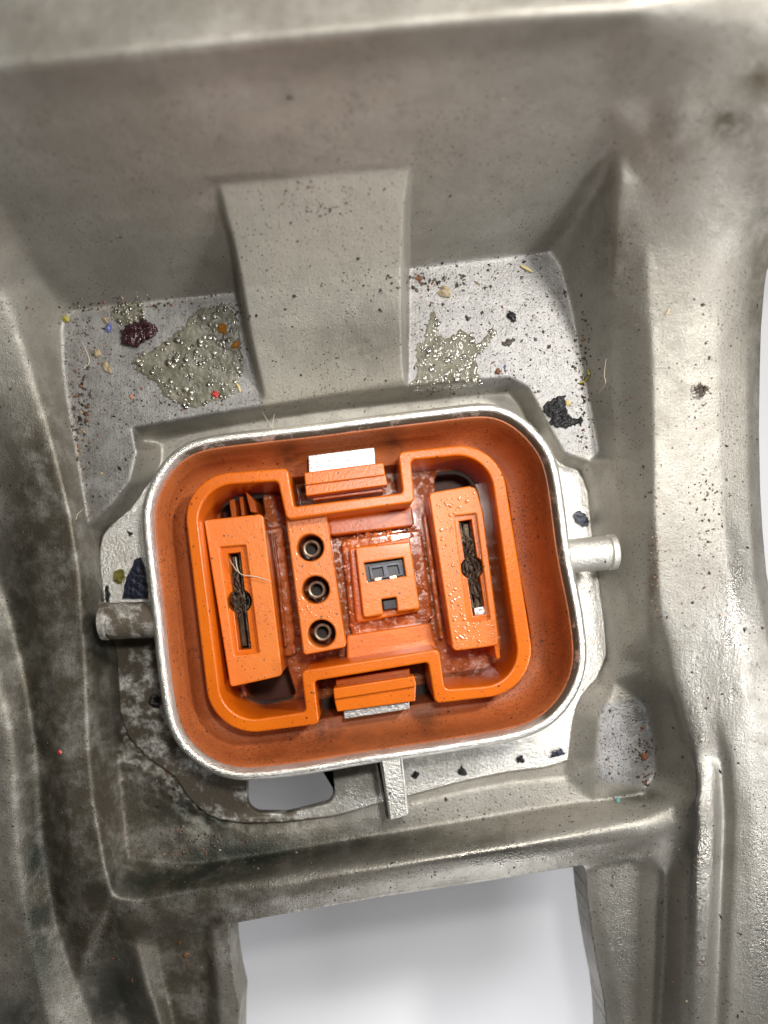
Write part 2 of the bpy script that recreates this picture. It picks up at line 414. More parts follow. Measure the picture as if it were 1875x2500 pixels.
bl((1380, 1898, -190), (1240, 1912, -192), (1120, 1936, -196), (1010, 1962, -200), (900, 1992, -206), (820, 2012, -208), (700, 2028, -208), (560, 2030, -208))
bl((1575, 1940, -158), (1450, 1958, -172), (1300, 1980, -182), (1100, 2014, -190), (935, 2042, -194), (700, 2082, -196), (500, 2112, -192), (440, 2112, -192))
# bar
bl((1650, 1960, -54), (1580, 1990, -66), (1400, 2016, -78), (1200, 2048, -84), (935, 2090, -90), (700, 2129, -92), (500, 2165, -88), (330, 2198, -80), (278, 2190, -78))
bl((1620, 2008, -50), (1400, 2044, -56), (1200, 2078, -60), (935, 2120, -66), (700, 2160, -74), (500, 2195, -80))
bl((1640, 2035, -52), (1400, 2074, -68), (1200, 2108, -74), (935, 2150, -78), (700, 2188, -76), (560, 2215, -80), (400, 2250, -85), (300, 2268, -88))
bl((1440, 2110, -112), (1200, 2150, -112), (940, 2188, -112), (700, 2230, -112), (556, 2258, -112))
bl((1650, 1960, -52), (1700, 1952, -6)); bl((1640, 2035, -52), (1699, 2045, -8))
# legs
bl((1428, 2118, -128), (1530, 2094, -122), (1585, 2118, -126), (1603, 2170, -132), (1592, 2350, -134), (1575, 2500, -136), (1566, 2670, -136))
bl((1452, 2118, -124), (1470, 2250, -126), (1500, 2400, -128), (1518, 2500, -128), (1530, 2670, -128))
bl((1425, 2118, -136), (1438, 2250, -138), (1455, 2350, -140), (1470, 2430, -140), (1478, 2500, -140), (1482, 2670, -140))
bl((1600, 2085, -110), (1632, 2130, -140), (1626, 2300, -152), (1612, 2500, -156), (1606, 2670, -156))
bl((1664, 2080, -40), (1666, 2200, -34), (1662, 2400, -36), (1656, 2670, -38))
bl((560, 2258, -118), (562, 2330, -122), (573, 2400, -124), (587, 2450, -124), (584, 2500, -124), (582, 2670, -124))
bl((518, 2270, -112), (526, 2400, -114), (534, 2500, -114), (534, 2670, -114))
bl((495, 2278, -150), (505, 2400, -152), (512, 2500, -152), (512, 2670, -152))
bl((385, 2300, -150), (402, 2400, -152), (425, 2500, -152), (450, 2670, -152))
bl((325, 2292, -106), (350, 2390, -106), (388, 2500, -106), (430, 2670, -106))
bl((245, 2300, -140), (285, 2400, -165), (325, 2500, -170), (370, 2670, -170))

ST = 4.0
ug = np.arange(-160, 2036, ST); vg = np.arange(-160, 2661, ST)
UU, VV = np.meshgrid(ug, vg)
def build_z():
    vs_ = []; es = []; zs = []
    for pts, closed in BL:
        b = len(vs_)
        for (u, v, z) in pts: vs_.append(Vector((u, v))); zs.append(z)
        n = len(pts)
        for i in range(n - 1 + closed): es.append((b + i, b + (i + 1) % n))
    vo, eo, fo, vorig, _, _ = delaunay_2d_cdt(vs_, es, [], 0, 1e-4, True)
    P = np.array([(p.x, p.y) for p in vo]); Z = np.zeros(len(vo))
    src = np.array([(p.x, p.y) for p in vs_]); zs = np.array(zs)
    for i, o in enumerate(vorig):
        if o: Z[i] = np.mean(zs[list(o)])
        else:   # crossing of two breaklines
            best = []
            for (a, b) in es:
                A, B = src[a], src[b]; d = B - A; L = d @ d; t = (P[i] - A) @ d / L
                if 0 <= t <= 1 and np.linalg.norm(A + d * t - P[i]) < .05: best.append(zs[a] + t * (zs[b] - zs[a]))
            Z[i] = np.mean(best) if best else -130
    G = np.full(UU.shape, np.nan)
    for f in fo:
        a, b, c = f[0], f[1], f[2]
        x0, x1 = P[list(f)][:, 0].min(), P[list(f)][:, 0].max(); y0, y1 = P[list(f)][:, 1].min(), P[list(f)][:, 1].max()
        i0 = max(0, int((x0 + 160) // ST)); i1 = min(len(ug), int((x1 + 160) // ST) + 2); j0 = max(0, int((y0 + 160) // ST)); j1 = min(len(vg), int((y1 + 160) // ST) + 2)
        if i1 <= i0 or j1 <= j0: continue
        X = UU[j0:j1, i0:i1]; Y = VV[j0:j1, i0:i1]
        d = (P[b, 1] - P[c, 1]) * (P[a, 0] - P[c, 0]) + (P[c, 0] - P[b, 0]) * (P[a, 1] - P[c, 1])
        if abs(d) < 1e-9: continue
        w0 = ((P[b, 1] - P[c, 1]) * (X - P[c, 0]) + (P[c, 0] - P[b, 0]) * (Y - P[c, 1])) / d
        w1 = ((P[c, 1] - P[a, 1]) * (X - P[c, 0]) + (P[a, 0] - P[c, 0]) * (Y - P[c, 1])) / d
        w2 = 1 - w0 - w1; m = (w0 >= -1e-6) & (w1 >= -1e-6) & (w2 >= -1e-6)
        sub = G[j0:j1, i0:i1]; sub[m] = (w0 * Z[a] + w1 * Z[b] + w2 * Z[c])[m]
    G[np.isnan(G)] = -60
    return G
def blur(a, sig):
    r = int(sig * 3 / ST + 1); k = np.exp(-.5 * (np.arange(-r, r + 1) * ST / sig) ** 2); k /= k.sum()
    p = np.pad(a, ((r, r), (r, r)), 'edge')
    p = sum(k[i] * p[i:i + a.shape[0], :] for i in range(2 * r + 1))
    return sum(k[i] * p[:, i:i + a.shape[1]] for i in range(2 * r + 1))
def sdist(poly, U=UU, V=VV):
    """signed distance to a polygon, negative inside"""
    p = np.array(poly, float); q = np.roll(p, -1, 0); best = np.full(U.shape, 1e9); ins = np.zeros(U.shape, bool)
    for (ax, ay), (bx, by) in zip(p, q):
        dx, dy = bx - ax, by - ay; L = dx * dx + dy * dy + 1e-9
        t = np.clip(((U - ax) * dx + (V - ay) * dy) / L, 0, 1)
        best = np.minimum(best, np.hypot(U - ax - t * dx, V - ay - t * dy))
        cr = (ay > V) != (by > V)
        with np.errstate(divide='ignore', invalid='ignore'): ins ^= cr & (U < (bx - ax) * (V - ay) / (by - ay + 1e-12) + ax)
    return np.where(ins, -best, best)
def soft(poly, w): return 1 / (1 + np.exp(np.clip(sdist(poly) / w * 2.2, -30, 30)))
def blob(u, v, ru, rv=None): rv = rv or ru; return np.exp(-((UU - u) / ru) ** 2 - ((VV - v) / rv) ** 2)
G0 = build_z()
inner = soft([(500, 420), (1020, 380), (1030, 700), (1345, 600), (1400, 720), (1480, 1110), (1500, 1600), (1410, 1880), (1000, 1960), (620, 2010), (420, 1960), (280, 1780), (230, 1300), (150, 800), (170, 740), (500, 700)], 10)
far = 1 / (1 + np.exp((VV - 520) / 60)); far = np.maximum(far, 1 / (1 + np.exp((UU + VV * .02 - 150) / 25)))
ZG = blur(G0, 3.4) * inner + (blur(G0, 6.5) * (1 - far) + blur(G0, 14.0) * far) * (1 - inner)
wl = np.clip(1.2 * np.exp(-((UU - 1640) / 70) ** 2 - ((VV - 2050) / 80) ** 2), 0, 1); ZG = ZG * (1 - wl) + blur(G0, 20) * wl
wl = 1 / (1 + np.exp((VV - 800) / 70)) / (1 + np.exp((1600 - UU) / 18)); ZG = ZG * (1 - wl) + blur(G0, 42) * wl
wl = np.clip(1.2 * np.exp(-((UU - 1725) / 45) ** 2 - ((VV - 1770) / 130) ** 2), 0, 1); ZG = ZG * (1 - wl) + blur(G0, 22) * wl
wl = np.clip(np.exp(-((UU - 1640) / 110) ** 2 - ((VV - 1600) / 130) ** 2), 0, 1) * .8; ZG = ZG * (1 - wl) + blur(G0, 16) * wl
# uneven, hand-worn casting skin
def vnoise(scale, seed):
    r = np.random.default_rng(seed); n = r.random((int(2900 / scale) + 4, int(2300 / scale) + 4))
    x = (UU + 160) / scale; y = (VV + 160) / scale; i = x.astype(int); j = y.astype(int); fx = x - i; fy = y - j
    fx = fx * fx * (3 - 2 * fx); fy = fy * fy * (3 - 2 * fy)
    return (n[j, i] * (1 - fx) + n[j, i + 1] * fx) * (1 - fy) + (n[j + 1, i] * (1 - fx) + n[j + 1, i + 1] * fx) * fy - .5
ZG += vnoise(150, 1) * 1.6 + vnoise(37, 2) * .5 + vnoise(15, 3) * .35
# lumpy recess bottom-left
lump = blob(520, 1930, 110, 70) + blob(340, 1800, 60, 90); ZG += np.clip(lump, 0, 1) * (vnoise(22, 4) * 26 + vnoise(11, 5) * 14)
def zs(u, v):
    i = (u + 160) / ST; j = (v + 160) / ST; a = int(i); b = int(j); fx = i - a; fy = j - b
    return (ZG[b, a] * (1 - fx) + ZG[b, a + 1] * fx) * (1 - fy) + (ZG[b + 1, a] * (1 - fx) + ZG[b + 1, a + 1] * fx) * fy

opening = [(560, 2256), (700, 2230), (940, 2188), (1200, 2149), (1426, 2112), (1434, 2200), (1446, 2290), (1458, 2360), (1472, 2430), (1480, 2500), (1484, 2600), (1484, 2800), (582, 2800), (584, 2500), (587, 2455), (575, 2405), (565, 2340)]
window = rounded([(604, 1850), (802, 1820), (815, 1955, 26), (700, 1984, 60), (604, 1982, 34)], 8)
rim_in = [(372, 1264), (377, 1223), (404, 1162), (451, 1112), (509, 1092), (644, 1075), (780, 1060), (900, 1044), (1049, 1026), (1184, 1011), (1238, 1024), (1285, 1059), (1326, 1112), (1342, 1169), (1353, 1247), (1366, 1348), (1382, 1430), (1396, 1500), (1407, 1600), (1396, 1659), (1367, 1712), (1319, 1757), (1251, 1782), (1116, 1806), (1000, 1824), (880, 1841), (745, 1864), (610, 1879), (559, 1875), (509, 1855), (458, 1811), (431, 1755), (411, 1629), (401, 1530), (391, 1446), (380, 1350)]
under = [(U0 + (u - U0) * .895, V0 + (v - V0) * .895) for u, v in catmull(rim_in, 2)]
outside = [(2200, 500), (1905, 560), (1878, 620), (1866, 700), (1858, 800), (1855, 900), (1853, 1050), (1856, 1200), (1862, 1300), (1871, 1400), (1890, 1500), (1950, 1680), (2200, 1950)]
def build_casting():
    U = UU.copy(); V = VV.copy()
    kill = np.zeros(UU.shape, bool)
    for poly in (opening, window, outside, under):
        for it in range(2):
            d = sdist(poly, U, V); e = .5
            gx = (sdist(poly, U + e, V) - sdist(poly, U - e, V)) / (2 * e); gy = (sdist(poly, U, V + e) - sdist(poly, U, V - e)) / (2 * e)
            m = np.abs(d) < ST * .75
            U = np.where(m, U - d * gx, U); V = np.where(m, V - d * gy, V)
        d = sdist(poly, U, V); kill |= d < -.3
    nr, nc = UU.shape; idx = np.arange(nr * nc).reshape(nr, nc)
    f = (H - ZG) / H
    co = np.stack([(U - U0) * f * K, -(V - V0) * f * K, ZG * K], -1).reshape(-1, 3)
    a = idx[:-1, :-1]; b = idx[:-1, 1:]; c = idx[1:, 1:]; d_ = idx[1:, :-1]
    kk = kill.reshape(-1)
    quads = np.stack([a, d_, c, b], -1).reshape(-1, 4)
    # the part buried below the connector body is not needed
    quads = quads[~(kk[quads].any(1))]
    used = np.zeros(nr * nc, bool); used[quads.ravel()] = True
    # border edges -> skirt going straight down (thickness of the casting)
    e = np.concatenate([quads[:, [0, 1]], quads[:, [1, 2]], quads[:, [2, 3]], quads[:, [3, 0]]])
    key = np.sort(e, 1); kid = key[:, 0].astype(np.int64) * (nr * nc) + key[:, 1]
    _, first, cnt = np.unique(kid, return_index=True, return_counts=True)
    be = e[first[cnt == 1]]
    remap = -np.ones(nr * nc, int); remap[used] = np.arange(used.sum())
    co2 = co[used]; quads = remap[quads]; be = remap[be]
    nb = len(co2); bv = np.unique(be); bm_ = {int(x): nb + i for i, x in enumerate(bv)}; nb2 = nb + len(bv)
    low1 = co2[bv].copy(); low1[:, 2] -= 8 * K
    low2 = co2[bv].copy(); low2[:, 2] = np.minimum(low2[:, 2] - 120 * K, -230 * K)
    inw = sdist(rim_in, low2[:, 0] / K * H / (H - co2[bv][:, 2] / K) + U0, V0 - low2[:, 1] / K * H / (H - co2[bv][:, 2] / K)) < 160
    low2[inw, 2] = co2[bv][inw, 2] - 22 * K
    off = len(bv)
    sk = [(b_, a_, bm_[int(a_)] , bm_[int(b_)]) for a_, b_ in be] + [(bm_[int(b_)], bm_[int(a_)], bm_[int(a_)] + off, bm_[int(b_)] + off) for a_, b_ in be]
    allv = np.vstack([co2, low1, low2]); allf = np.vstack([quads, np.array(sk)])
    me = bpy.data.meshes.new('casting'); me.vertices.add(len(allv)); me.vertices.foreach_set('co', allv.ravel())
    me.loops.add(len(allf) * 4); me.loops.foreach_set('vertex_index', allf.ravel().astype(np.int32))
    me.polygons.add(len(allf)); me.polygons.foreach_set('loop_start', np.arange(0, len(allf) * 4, 4, dtype=np.int32))
    me.update(calc_edges=True); me.validate(); smooth(me, 0)
    A = {}
    A['clean'] = np.clip(soft([(150, 770), (580, 715), (640, 1000), (340, 1050), (320, 1180), (210, 1290), (150, 900)], 6) * .85 + soft([(993, 652), (1340, 612), (1372, 650), (1462, 1110), (1380, 1115), (1300, 950), (990, 950)], 6)
                + soft([(1470, 1720), (1580, 1700), (1604, 1900), (1570, 1925), (1460, 1905)], 8) + .35 * soft([(1430, 1150), (1500, 1150), (1520, 1640), (1480, 1640)], 15), 0, 1)
    A['pale'] = np.clip(.9 * soft([(545, 455), (995, 415), (985, 940), (650, 990)], 8) * (1 - .6 * blob(930, 800, 110, 110)), 0, 1)  # ramp's lit brightness painted in as a paler base
    A['brown'] = np.clip(1.1 * blob(930, 760, 120, 70) * 0 + .55 * blob(900, 830, 120, 90) + .25 / (1 + np.exp((VV - 70 + .09 * (UU - 900)) / 25)) + .14 / (1 + np.exp((VV - 620) / 80)) + .5 / (1 + np.exp((UU - 620 + (2100 - VV) * .35) / 90)) / (1 + np.exp((1380 - VV) / 90)) + .5 * blob(720, 2160, 330, 45) + .9 * blob(90, 1150, 120, 280) + .9 * blob(150, 1600, 130, 350) + .9 * blob(330, 1990, 130, 160) + .8 * blob(650, 2060, 350, 60)  # also paints fall-off shade over the lower left and the bar's left half
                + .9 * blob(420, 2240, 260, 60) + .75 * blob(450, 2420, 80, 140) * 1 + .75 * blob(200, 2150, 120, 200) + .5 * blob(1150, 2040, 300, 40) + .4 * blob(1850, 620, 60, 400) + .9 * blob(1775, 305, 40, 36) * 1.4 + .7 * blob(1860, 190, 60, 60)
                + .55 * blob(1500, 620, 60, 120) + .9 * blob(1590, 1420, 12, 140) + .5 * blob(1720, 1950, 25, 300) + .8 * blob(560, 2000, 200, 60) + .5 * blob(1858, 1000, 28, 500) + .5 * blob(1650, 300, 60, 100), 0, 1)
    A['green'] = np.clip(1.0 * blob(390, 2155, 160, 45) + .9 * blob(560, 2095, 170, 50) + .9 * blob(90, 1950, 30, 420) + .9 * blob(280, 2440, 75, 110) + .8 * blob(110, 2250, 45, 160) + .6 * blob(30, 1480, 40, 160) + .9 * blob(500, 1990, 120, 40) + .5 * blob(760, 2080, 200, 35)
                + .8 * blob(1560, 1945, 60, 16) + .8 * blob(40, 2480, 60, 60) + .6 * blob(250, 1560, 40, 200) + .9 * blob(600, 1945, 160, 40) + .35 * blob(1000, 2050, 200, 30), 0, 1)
    A['polish'] = np.clip(.9 * blob(1250, 2085, 400, 45) + blob(1700, 2050, 45, 500) + .9 * blob(1790, 1500, 45, 260) + .6 * blob(1600, 1700, 60, 220) + .7 * blob(1870, 2300, 60, 260) + .6 * blob(1520, 2350, 70, 250) + .5 * blob(1530, 1100, 60, 500), 0, 1)
    A['oil'] = np.zeros(UU.shape)
    for nme, arr in A.items():
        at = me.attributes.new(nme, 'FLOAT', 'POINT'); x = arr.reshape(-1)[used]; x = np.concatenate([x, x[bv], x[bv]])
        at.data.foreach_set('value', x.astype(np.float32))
    return me
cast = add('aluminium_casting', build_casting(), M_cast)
tag(cast, 'dull grey cast aluminium housing with ribs and a deep pocket around the orange connector', 'metal casting')

# ------------------------------------------------------------------ backdrop
me = mesh([(-.6, -.6, -1100 * K), (.6, -.6, -1100 * K), (.6, .6, -1100 * K), (-.6, .6, -1100 * K)], [(0, 1, 2, 3)])
bd = bpy.data.objects.new('backdrop', me); C.objects.link(bd); me.materials.append(M_back); tag(bd, 'plain white sheet under the casting', 'backdrop', kind='structure')

# ------------------------------------------------------------------ the connector
con = thing('electrical_connector', W(885, 1440, -230), 'orange high voltage connector socket with a silver rim and two side pegs', 'connector')
base = np.array([(u - U0, -(v - V0)) for u, v in resample(catmull(rim_in, 8), 300)]); base = smooth_loop(base, 10)
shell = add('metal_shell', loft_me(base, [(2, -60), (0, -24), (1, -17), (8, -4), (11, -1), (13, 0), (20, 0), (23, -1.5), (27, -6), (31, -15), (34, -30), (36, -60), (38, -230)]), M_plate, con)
def brown_attr(o, fn):
    me = o.data; at = me.attributes.new('brown', 'FLOAT', 'POINT'); n = len(me.vertices); c = np.empty(n * 3); me.vertices.foreach_get('co', c); c = c.reshape(-1, 3) / K
    f = H / (H - c[:, 2]); at.data.foreach_set('value', np.clip(fn(c[:, 0] * f + U0, V0 - c[:, 1] * f, c[:, 2]), 0, 1).astype(np.float32))
g = lambda u, v, a, b, ra, rb: np.exp(-((u - a) / ra) ** 2 - ((v - b) / rb) ** 2)
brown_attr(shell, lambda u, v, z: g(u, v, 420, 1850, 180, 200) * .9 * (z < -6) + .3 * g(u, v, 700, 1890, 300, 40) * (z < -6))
# shade painted onto the inner lip, along the top and the right
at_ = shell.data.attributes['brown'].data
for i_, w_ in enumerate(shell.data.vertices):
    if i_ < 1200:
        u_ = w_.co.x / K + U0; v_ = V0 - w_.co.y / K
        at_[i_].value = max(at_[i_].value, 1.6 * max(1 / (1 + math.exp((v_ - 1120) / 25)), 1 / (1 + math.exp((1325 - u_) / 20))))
# sleeve inside the shell
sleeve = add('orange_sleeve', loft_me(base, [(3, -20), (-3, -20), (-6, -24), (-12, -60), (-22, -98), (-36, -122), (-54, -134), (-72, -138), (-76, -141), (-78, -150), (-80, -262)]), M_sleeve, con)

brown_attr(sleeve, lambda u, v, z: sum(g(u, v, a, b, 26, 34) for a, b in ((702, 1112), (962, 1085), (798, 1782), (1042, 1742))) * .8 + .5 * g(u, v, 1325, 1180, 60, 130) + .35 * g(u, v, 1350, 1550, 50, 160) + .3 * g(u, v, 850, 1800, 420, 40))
ring_out = rounded([(441, 1163, 112), (702, 1142, 14), (718, 1237, 6), (983, 1203, 8), (971, 1103, 14), (1218, 1076, 115), (1316, 1688, 118), (1062, 1718, 14), (1045, 1617, 8), (767, 1663, 10), (780, 1768, 14), (518, 1802, 118)], 14)
ring_in = rounded([(474, 1188, 88), (678, 1174, 12), (699, 1269, 14), (1013, 1226, 14), (1003, 1123, 10), (1192, 1104, 88), (1275, 1668, 90), (1086, 1683, 14), (1072, 1584, 14), (735, 1638, 14), (747, 1738, 12), (546, 1768, 88)], 14)
prism('inner_shroud', [ring_out, ring_in], -38, -262, M_or, con, 5, 3)
# cavity floor with two deep wells
well1 = rounded([(530, 1215, 20), (640, 1200, 10), (648, 1262, 10), (540, 1275, 10)])
well2 = rounded([(590, 1640, 10), (700, 1620, 10), (725, 1700, 15), (610, 1725, 30)])
well3 = rounded([(1060, 1155, 20), (1150, 1150, 30), (1160, 1215, 10), (1066, 1225, 10)])
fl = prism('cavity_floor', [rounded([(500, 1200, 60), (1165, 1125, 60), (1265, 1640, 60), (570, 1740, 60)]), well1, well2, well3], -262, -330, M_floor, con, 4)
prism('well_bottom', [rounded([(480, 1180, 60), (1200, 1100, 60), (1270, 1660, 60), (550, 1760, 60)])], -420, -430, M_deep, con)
# floor steps
st = prism('floor_step', [rounded([(800, 1262, 6), (1006, 1236, 6), (1012, 1284, 8), (806, 1308, 8)])], -190, -290, M_or, con, 5)
prism('floor_step', [rounded([(846, 1552, 8), (1052, 1520, 8), (1066, 1588, 6), (846, 1618, 6)])], -175, -290, M_or_block, con, 6)
prism('floor_step', [rounded([(832, 1316, 14), (1030, 1290, 14), (1058, 1508, 16), (1035, 1535, 16), (858, 1556, 16)])], -215, -290, M_floor, con, 8)
prism('floor_step', [rounded([(650, 1290, 8), (690, 1282, 8), (724, 1600, 8), (694, 1605, 8)])], -225, -290, M_floor, con, 8)
prism('floor_step', [rounded([(664, 1300, 5), (672, 1299, 5), (702, 1580, 5), (694, 1581, 5)])], -205, -290, M_floor, con, 4)
prism('floor_step', [rounded([(1030, 1255, 6), (1042, 1254, 6), (1085, 1560, 6), (1073, 1562, 6)])], -215, -290, M_floor, con, 5)
# gusset in the upper left well
prism('rib', [rounded([(598, 1196), (622, 1222, 2), (628, 1252, 2), (612, 1250, 2)])], -190, -400, M_or, con, 2)
prism('rib', [rounded([(560, 1222), (572, 1218), (578, 1262), (566, 1264)])], -240, -400, M_or, con, 1)
prism('rib', [rounded([(584, 1214), (592, 1212), (598, 1258), (590, 1260)])], -240, -400, M_or, con, 1)
prism('rib', [rounded([(1204, 1560), (1216, 1558), (1222, 1606, 4), (1212, 1612, 4)])], -95, -300, M_or, con, 2)

def slot_outline(cu, cv, w, h, r, tilt, n=18):
    """vertical slot with a round bulge in its middle"""
    a = math.asin(min(.98, w / 2 / r)); p = []
    p += [(-w / 2, -h / 2), (w / 2, -h / 2)]
    for i in range(n + 1):
        t = -math.pi / 2 + a + (math.pi - 2 * a) * i / n; p.append((r * math.cos(t), r * math.sin(t)))
    p += [(w / 2, h / 2), (-w / 2, h / 2)]
    for i in range(n + 1):
        t = math.pi / 2 + a + (math.pi - 2 * a) * i / n; p.append((r * math.cos(t), r * math.sin(t)))
    c, s = math.cos(tilt), math.sin(tilt)
    return [(cu + x * c - y * s, cv + x * s + y * c) for x, y in p]

def power_terminal(outline, recess, cu, cv, h, r, tilt, zt):
    blk = prism('power_terminal_block', [outline, recess], zt, zt - 26, M_or_block, con, 4, 2)
    so = slot_outline(cu, cv, 31, h, r, tilt)
    lowo = [(u + (W(u, v, zt).x / K - (u - U0)) * 0, v) for u, v in outline]
    sc = (H - zt) / (H - (zt - 14)) if False else (H - (zt)) / (H - (zt - 14))
    lowo = [(U0 + (u - U0) * sc, V0 + (v - V0) * sc) for u, v in outline]
    cx = sum(u for u, v in lowo) / len(lowo); cy = sum(v for u, v in lowo) / len(lowo)
    lowo = [(cx + (u - cx) * .985, cy + (v - cy) * .99) for u, v in lowo]
    prism('slot_plate', [lowo, so], zt - 12, zt - 200, M_or, blk, 2, 2)
    # two contact sheets and the round spring, deep in the slot
    c, s = math.cos(tilt), math.sin(tilt)
    def R(x, y): return (cu + x * c - y * s, cv + x * s + y * c)
    for sx in (-1, 1):
        prism('contact_sheet', [[R(sx * 15, -h / 2 + 3), R(sx * 11, -h / 2 + 3), R(sx * 11, h / 2 - 3), R(sx * 15, h / 2 - 3)]], zt - 45, zt - 190, M_rust, blk, 0)
    prism('contact_base', [[R(-16, -h / 2), R(16, -h / 2), R(16, h / 2), R(-16, h / 2)]], zt - 120, zt - 195, M_rust, blk, 1)
    prism('contact_blade', [slot_outline(cu, cv, 13, h * .93, 15, tilt)], zt - 62, zt - 150, M_blade, blk, 2)
    w = W(cu, cv, zt - 60); lm = lathe_me(w, (0, 0, 1), [(-100, r - 1), (0, r - 1), (1, r - 3), (0, r - 6), (-100, r - 6)], 24); add('contact_ring', lm, M_rust, blk)
    return blk
LT = math.atan2(-27, 238)
lb = power_terminal(rounded([(497, 1270, 8), (642, 1254, 12), (690, 1650, 12), (562, 1678, 8)]), rounded([(536, 1336, 3), (599, 1331, 3), (632, 1594, 3), (573, 1600, 3)]), 584.5, 1468, 238, 30, LT, -92)
rb = power_terminal(rounded([(1046, 1203, 12), (1160, 1184, 20), (1180, 1250, 30), (1218, 1560, 8), (1216, 1576, 6), (1106, 1590, 12)]), rounded([(1110, 1260, 3), (1162, 1254, 3), (1196, 1512, 3), (1143, 1519, 3)]), 1153, 1386, 234, 28, math.atan2(-35, 232), -90)
prism('contact_tip', [[(1157, 1484), (1184, 1480), (1186, 1499), (1159, 1503)]], -108, -150, M_steel, rb, 2)

# pin strip
holes = [(757, 1337, 33), (770, 1440, 34), (785, 1547, 34)]
ps = prism('pin_strip', [rounded([(697, 1262, 3), (796, 1248, 3), (845, 1580, 8), (741, 1600, 8)])] + [circle(*h) for h in holes], -86, -285, M_or_block, con, 4, 2)
for (u, v, r) in holes:
    c = W(u, v, -86); p = add('pin_socket', lathe_me(c, (0, 0, 1), [(-190, 23), (-54, 23), (-51, 21.5), (-50, 19.5), (-51, 17), (-56, 15.5), (-190, 15)], 30), M_brass, ps)
    add('socket_bore', lathe_me(c, (0, 0, 1), [(-110, 16.2), (-110, .1)], 16), M_dark, p)
# signal block
sb = prism('signal_block', [rounded([(867, 1336, 4), (1001, 1322, 6), (1025, 1486, 8), (971, 1494, 2), (967, 1458, 2), (931, 1463, 2), (935, 1501, 2), (887, 1508, 8)]), [(889, 1374), (984, 1361), (991, 1406), (897, 1422)]], -118, -215, M_or_block, con, 4, 2)
prism('signal_block_base', [rounded([(852, 1338, 6), (1000, 1312, 6), (1026, 1492, 10), (870, 1522, 10)])], -165, -230, M_or, con, 5)
si = prism('signal_socket', [[(887, 1373), (986, 1359), (993, 1408), (895, 1424)]], -160, -200, M_black, sb, 1)
prism('socket_frame', [[(900, 1382), (979, 1371), (986, 1404), (906, 1416)], [(908, 1388), (934, 1384), (938, 1406), (912, 1410)], [(945, 1382), (971, 1379), (976, 1401), (950, 1404)]], -140, -162, M_greyplastic, sb, 1.2, 1)
for (a, b) in ((913, 1411), (950, 1406)):
    prism('gold_contact', [rounded([(a, b + 1, 2), (a + 18, b - 3, 2), (a + 19, b + 5, 2), (a + 2, b + 8, 2)])], -134, -150, M_gold, sb, 1.5)
prism('latch_pin', [rounded([(933, 1466, 2), (967, 1461, 2), (972, 1486, 2), (937, 1491, 2)])], -140, -190, M_black, sb, 3)
# latches in the notches
def latch(parts, body, metal, mz):
    l = prism('latch', [rounded([(u, v, 4) for u, v in parts[0][0]])], parts[0][1], parts[0][1] - 60, M_or, con, 3, 2)
    prism('latch_step', [rounded([(u, v, 3) for u, v in parts[1][0]])], parts[1][1], parts[1][1] - 50, M_or, l, 3, 2)
    prism('latch_arm', [body], -110, -250, M_or, l, 2)
    prism('spring_plate', [metal], mz, mz - 60, M_steel, l, 2)
latch([([(742, 1154), (936, 1129), (941, 1160), (745, 1185)], -44), ([(744, 1180), (940, 1154), (947, 1184), (747, 1211)], -52)],
      [(760, 1180), (930, 1160), (935, 1200), (764, 1222)], [(752, 1112), (914, 1092), (918, 1150), (755, 1170)], -78)
latch([([(813, 1681), (1012, 1650), (1017, 1676), (816, 1708)], -44), ([(815, 1704), (1016, 1672), (1014, 1712), (823, 1738)], -56)],
      [(820, 1660), (1000, 1632), (1004, 1690), (824, 1712)], [(838, 1722), (998, 1700), (1001, 1731), (840, 1756)], -74)
under_loop = [(U0 + (u - U0) * .87, V0 + (v - V0) * .87) for u, v in catmull(rim_in, 3)]
prism('housing_base', [under_loop, rounded([(520, 1230, 60), (1150, 1150, 60), (1245, 1620, 60), (590, 1720, 60)])], -262, -270, M_dark, con)

# flange under the shell, with the slotted hole at its lower edge
fo = inset(RB, -7 * sgn)
for i_ in range(len(RB)):
    if RB[i_][1] < 1130 and 340 < RB[i_][0] < 400: fo[i_] = (425 + i_ * .01, 1140 + i_ * .01)
    elif RB[i_][1] < 1092 and 340 < RB[i_][0] < 1300: fo[i_] = (RB[i_][0], RB[i_][1] + 60)
fl_out = [tuple(p) for p in resample([tuple(p) for p in fo], 120)]
win2 = rounded([(603, 1850), (802, 1822), (818, 1958, 28), (700, 1987, 60), (603, 1984, 36)], 8)
flange = prism('flange', [fl_out, win2, [(U0 + (u - U0) * .925, V0 + (v - V0) * .925) for u, v in catmull(rim_in, 2)]], -205, -236, M_plate, con, 4, 2)
brown_attr(flange, lambda u, v, z: 1.2 / (1 + np.exp(((v - 1880) * .0 + (u - 800) / 40))) * (v > 1520))
# side pegs: body, groove, rounded lip
def peg(u, v, z, ex, ey, L, r, br):
    ax = Vector((ex, -ey, 0)).normalized()
    me = lathe_me(W(u, v, z), ax, [(-30, r), (L - 28, r), (L - 26, r - 4), (L - 21, r - 4), (L - 19, r + 2), (L - 6, r + 2), (L - 1, r - 6), (L, r - 12), (L, .1)], 40)
    o = add('side_peg', me, M_plate, con); brown_attr(o, lambda U, V, Z: U * 0 + br); return o
peg(1395, 1357, -55, 1, -.09, 114, 43, 0.25)
peg(372, 1513, -55, -1, .03, 130, 46, 1.3)
# key rib below the rim
k = prism('key_rib', [rounded([(926, 1850, 2), (982, 1845, 2), (999, 1990, 6), (950, 2004, 6)])], -6, -150, M_plate, con, 6, 3)
brown_attr(k, lambda u, v, z: u * 0 + .15)

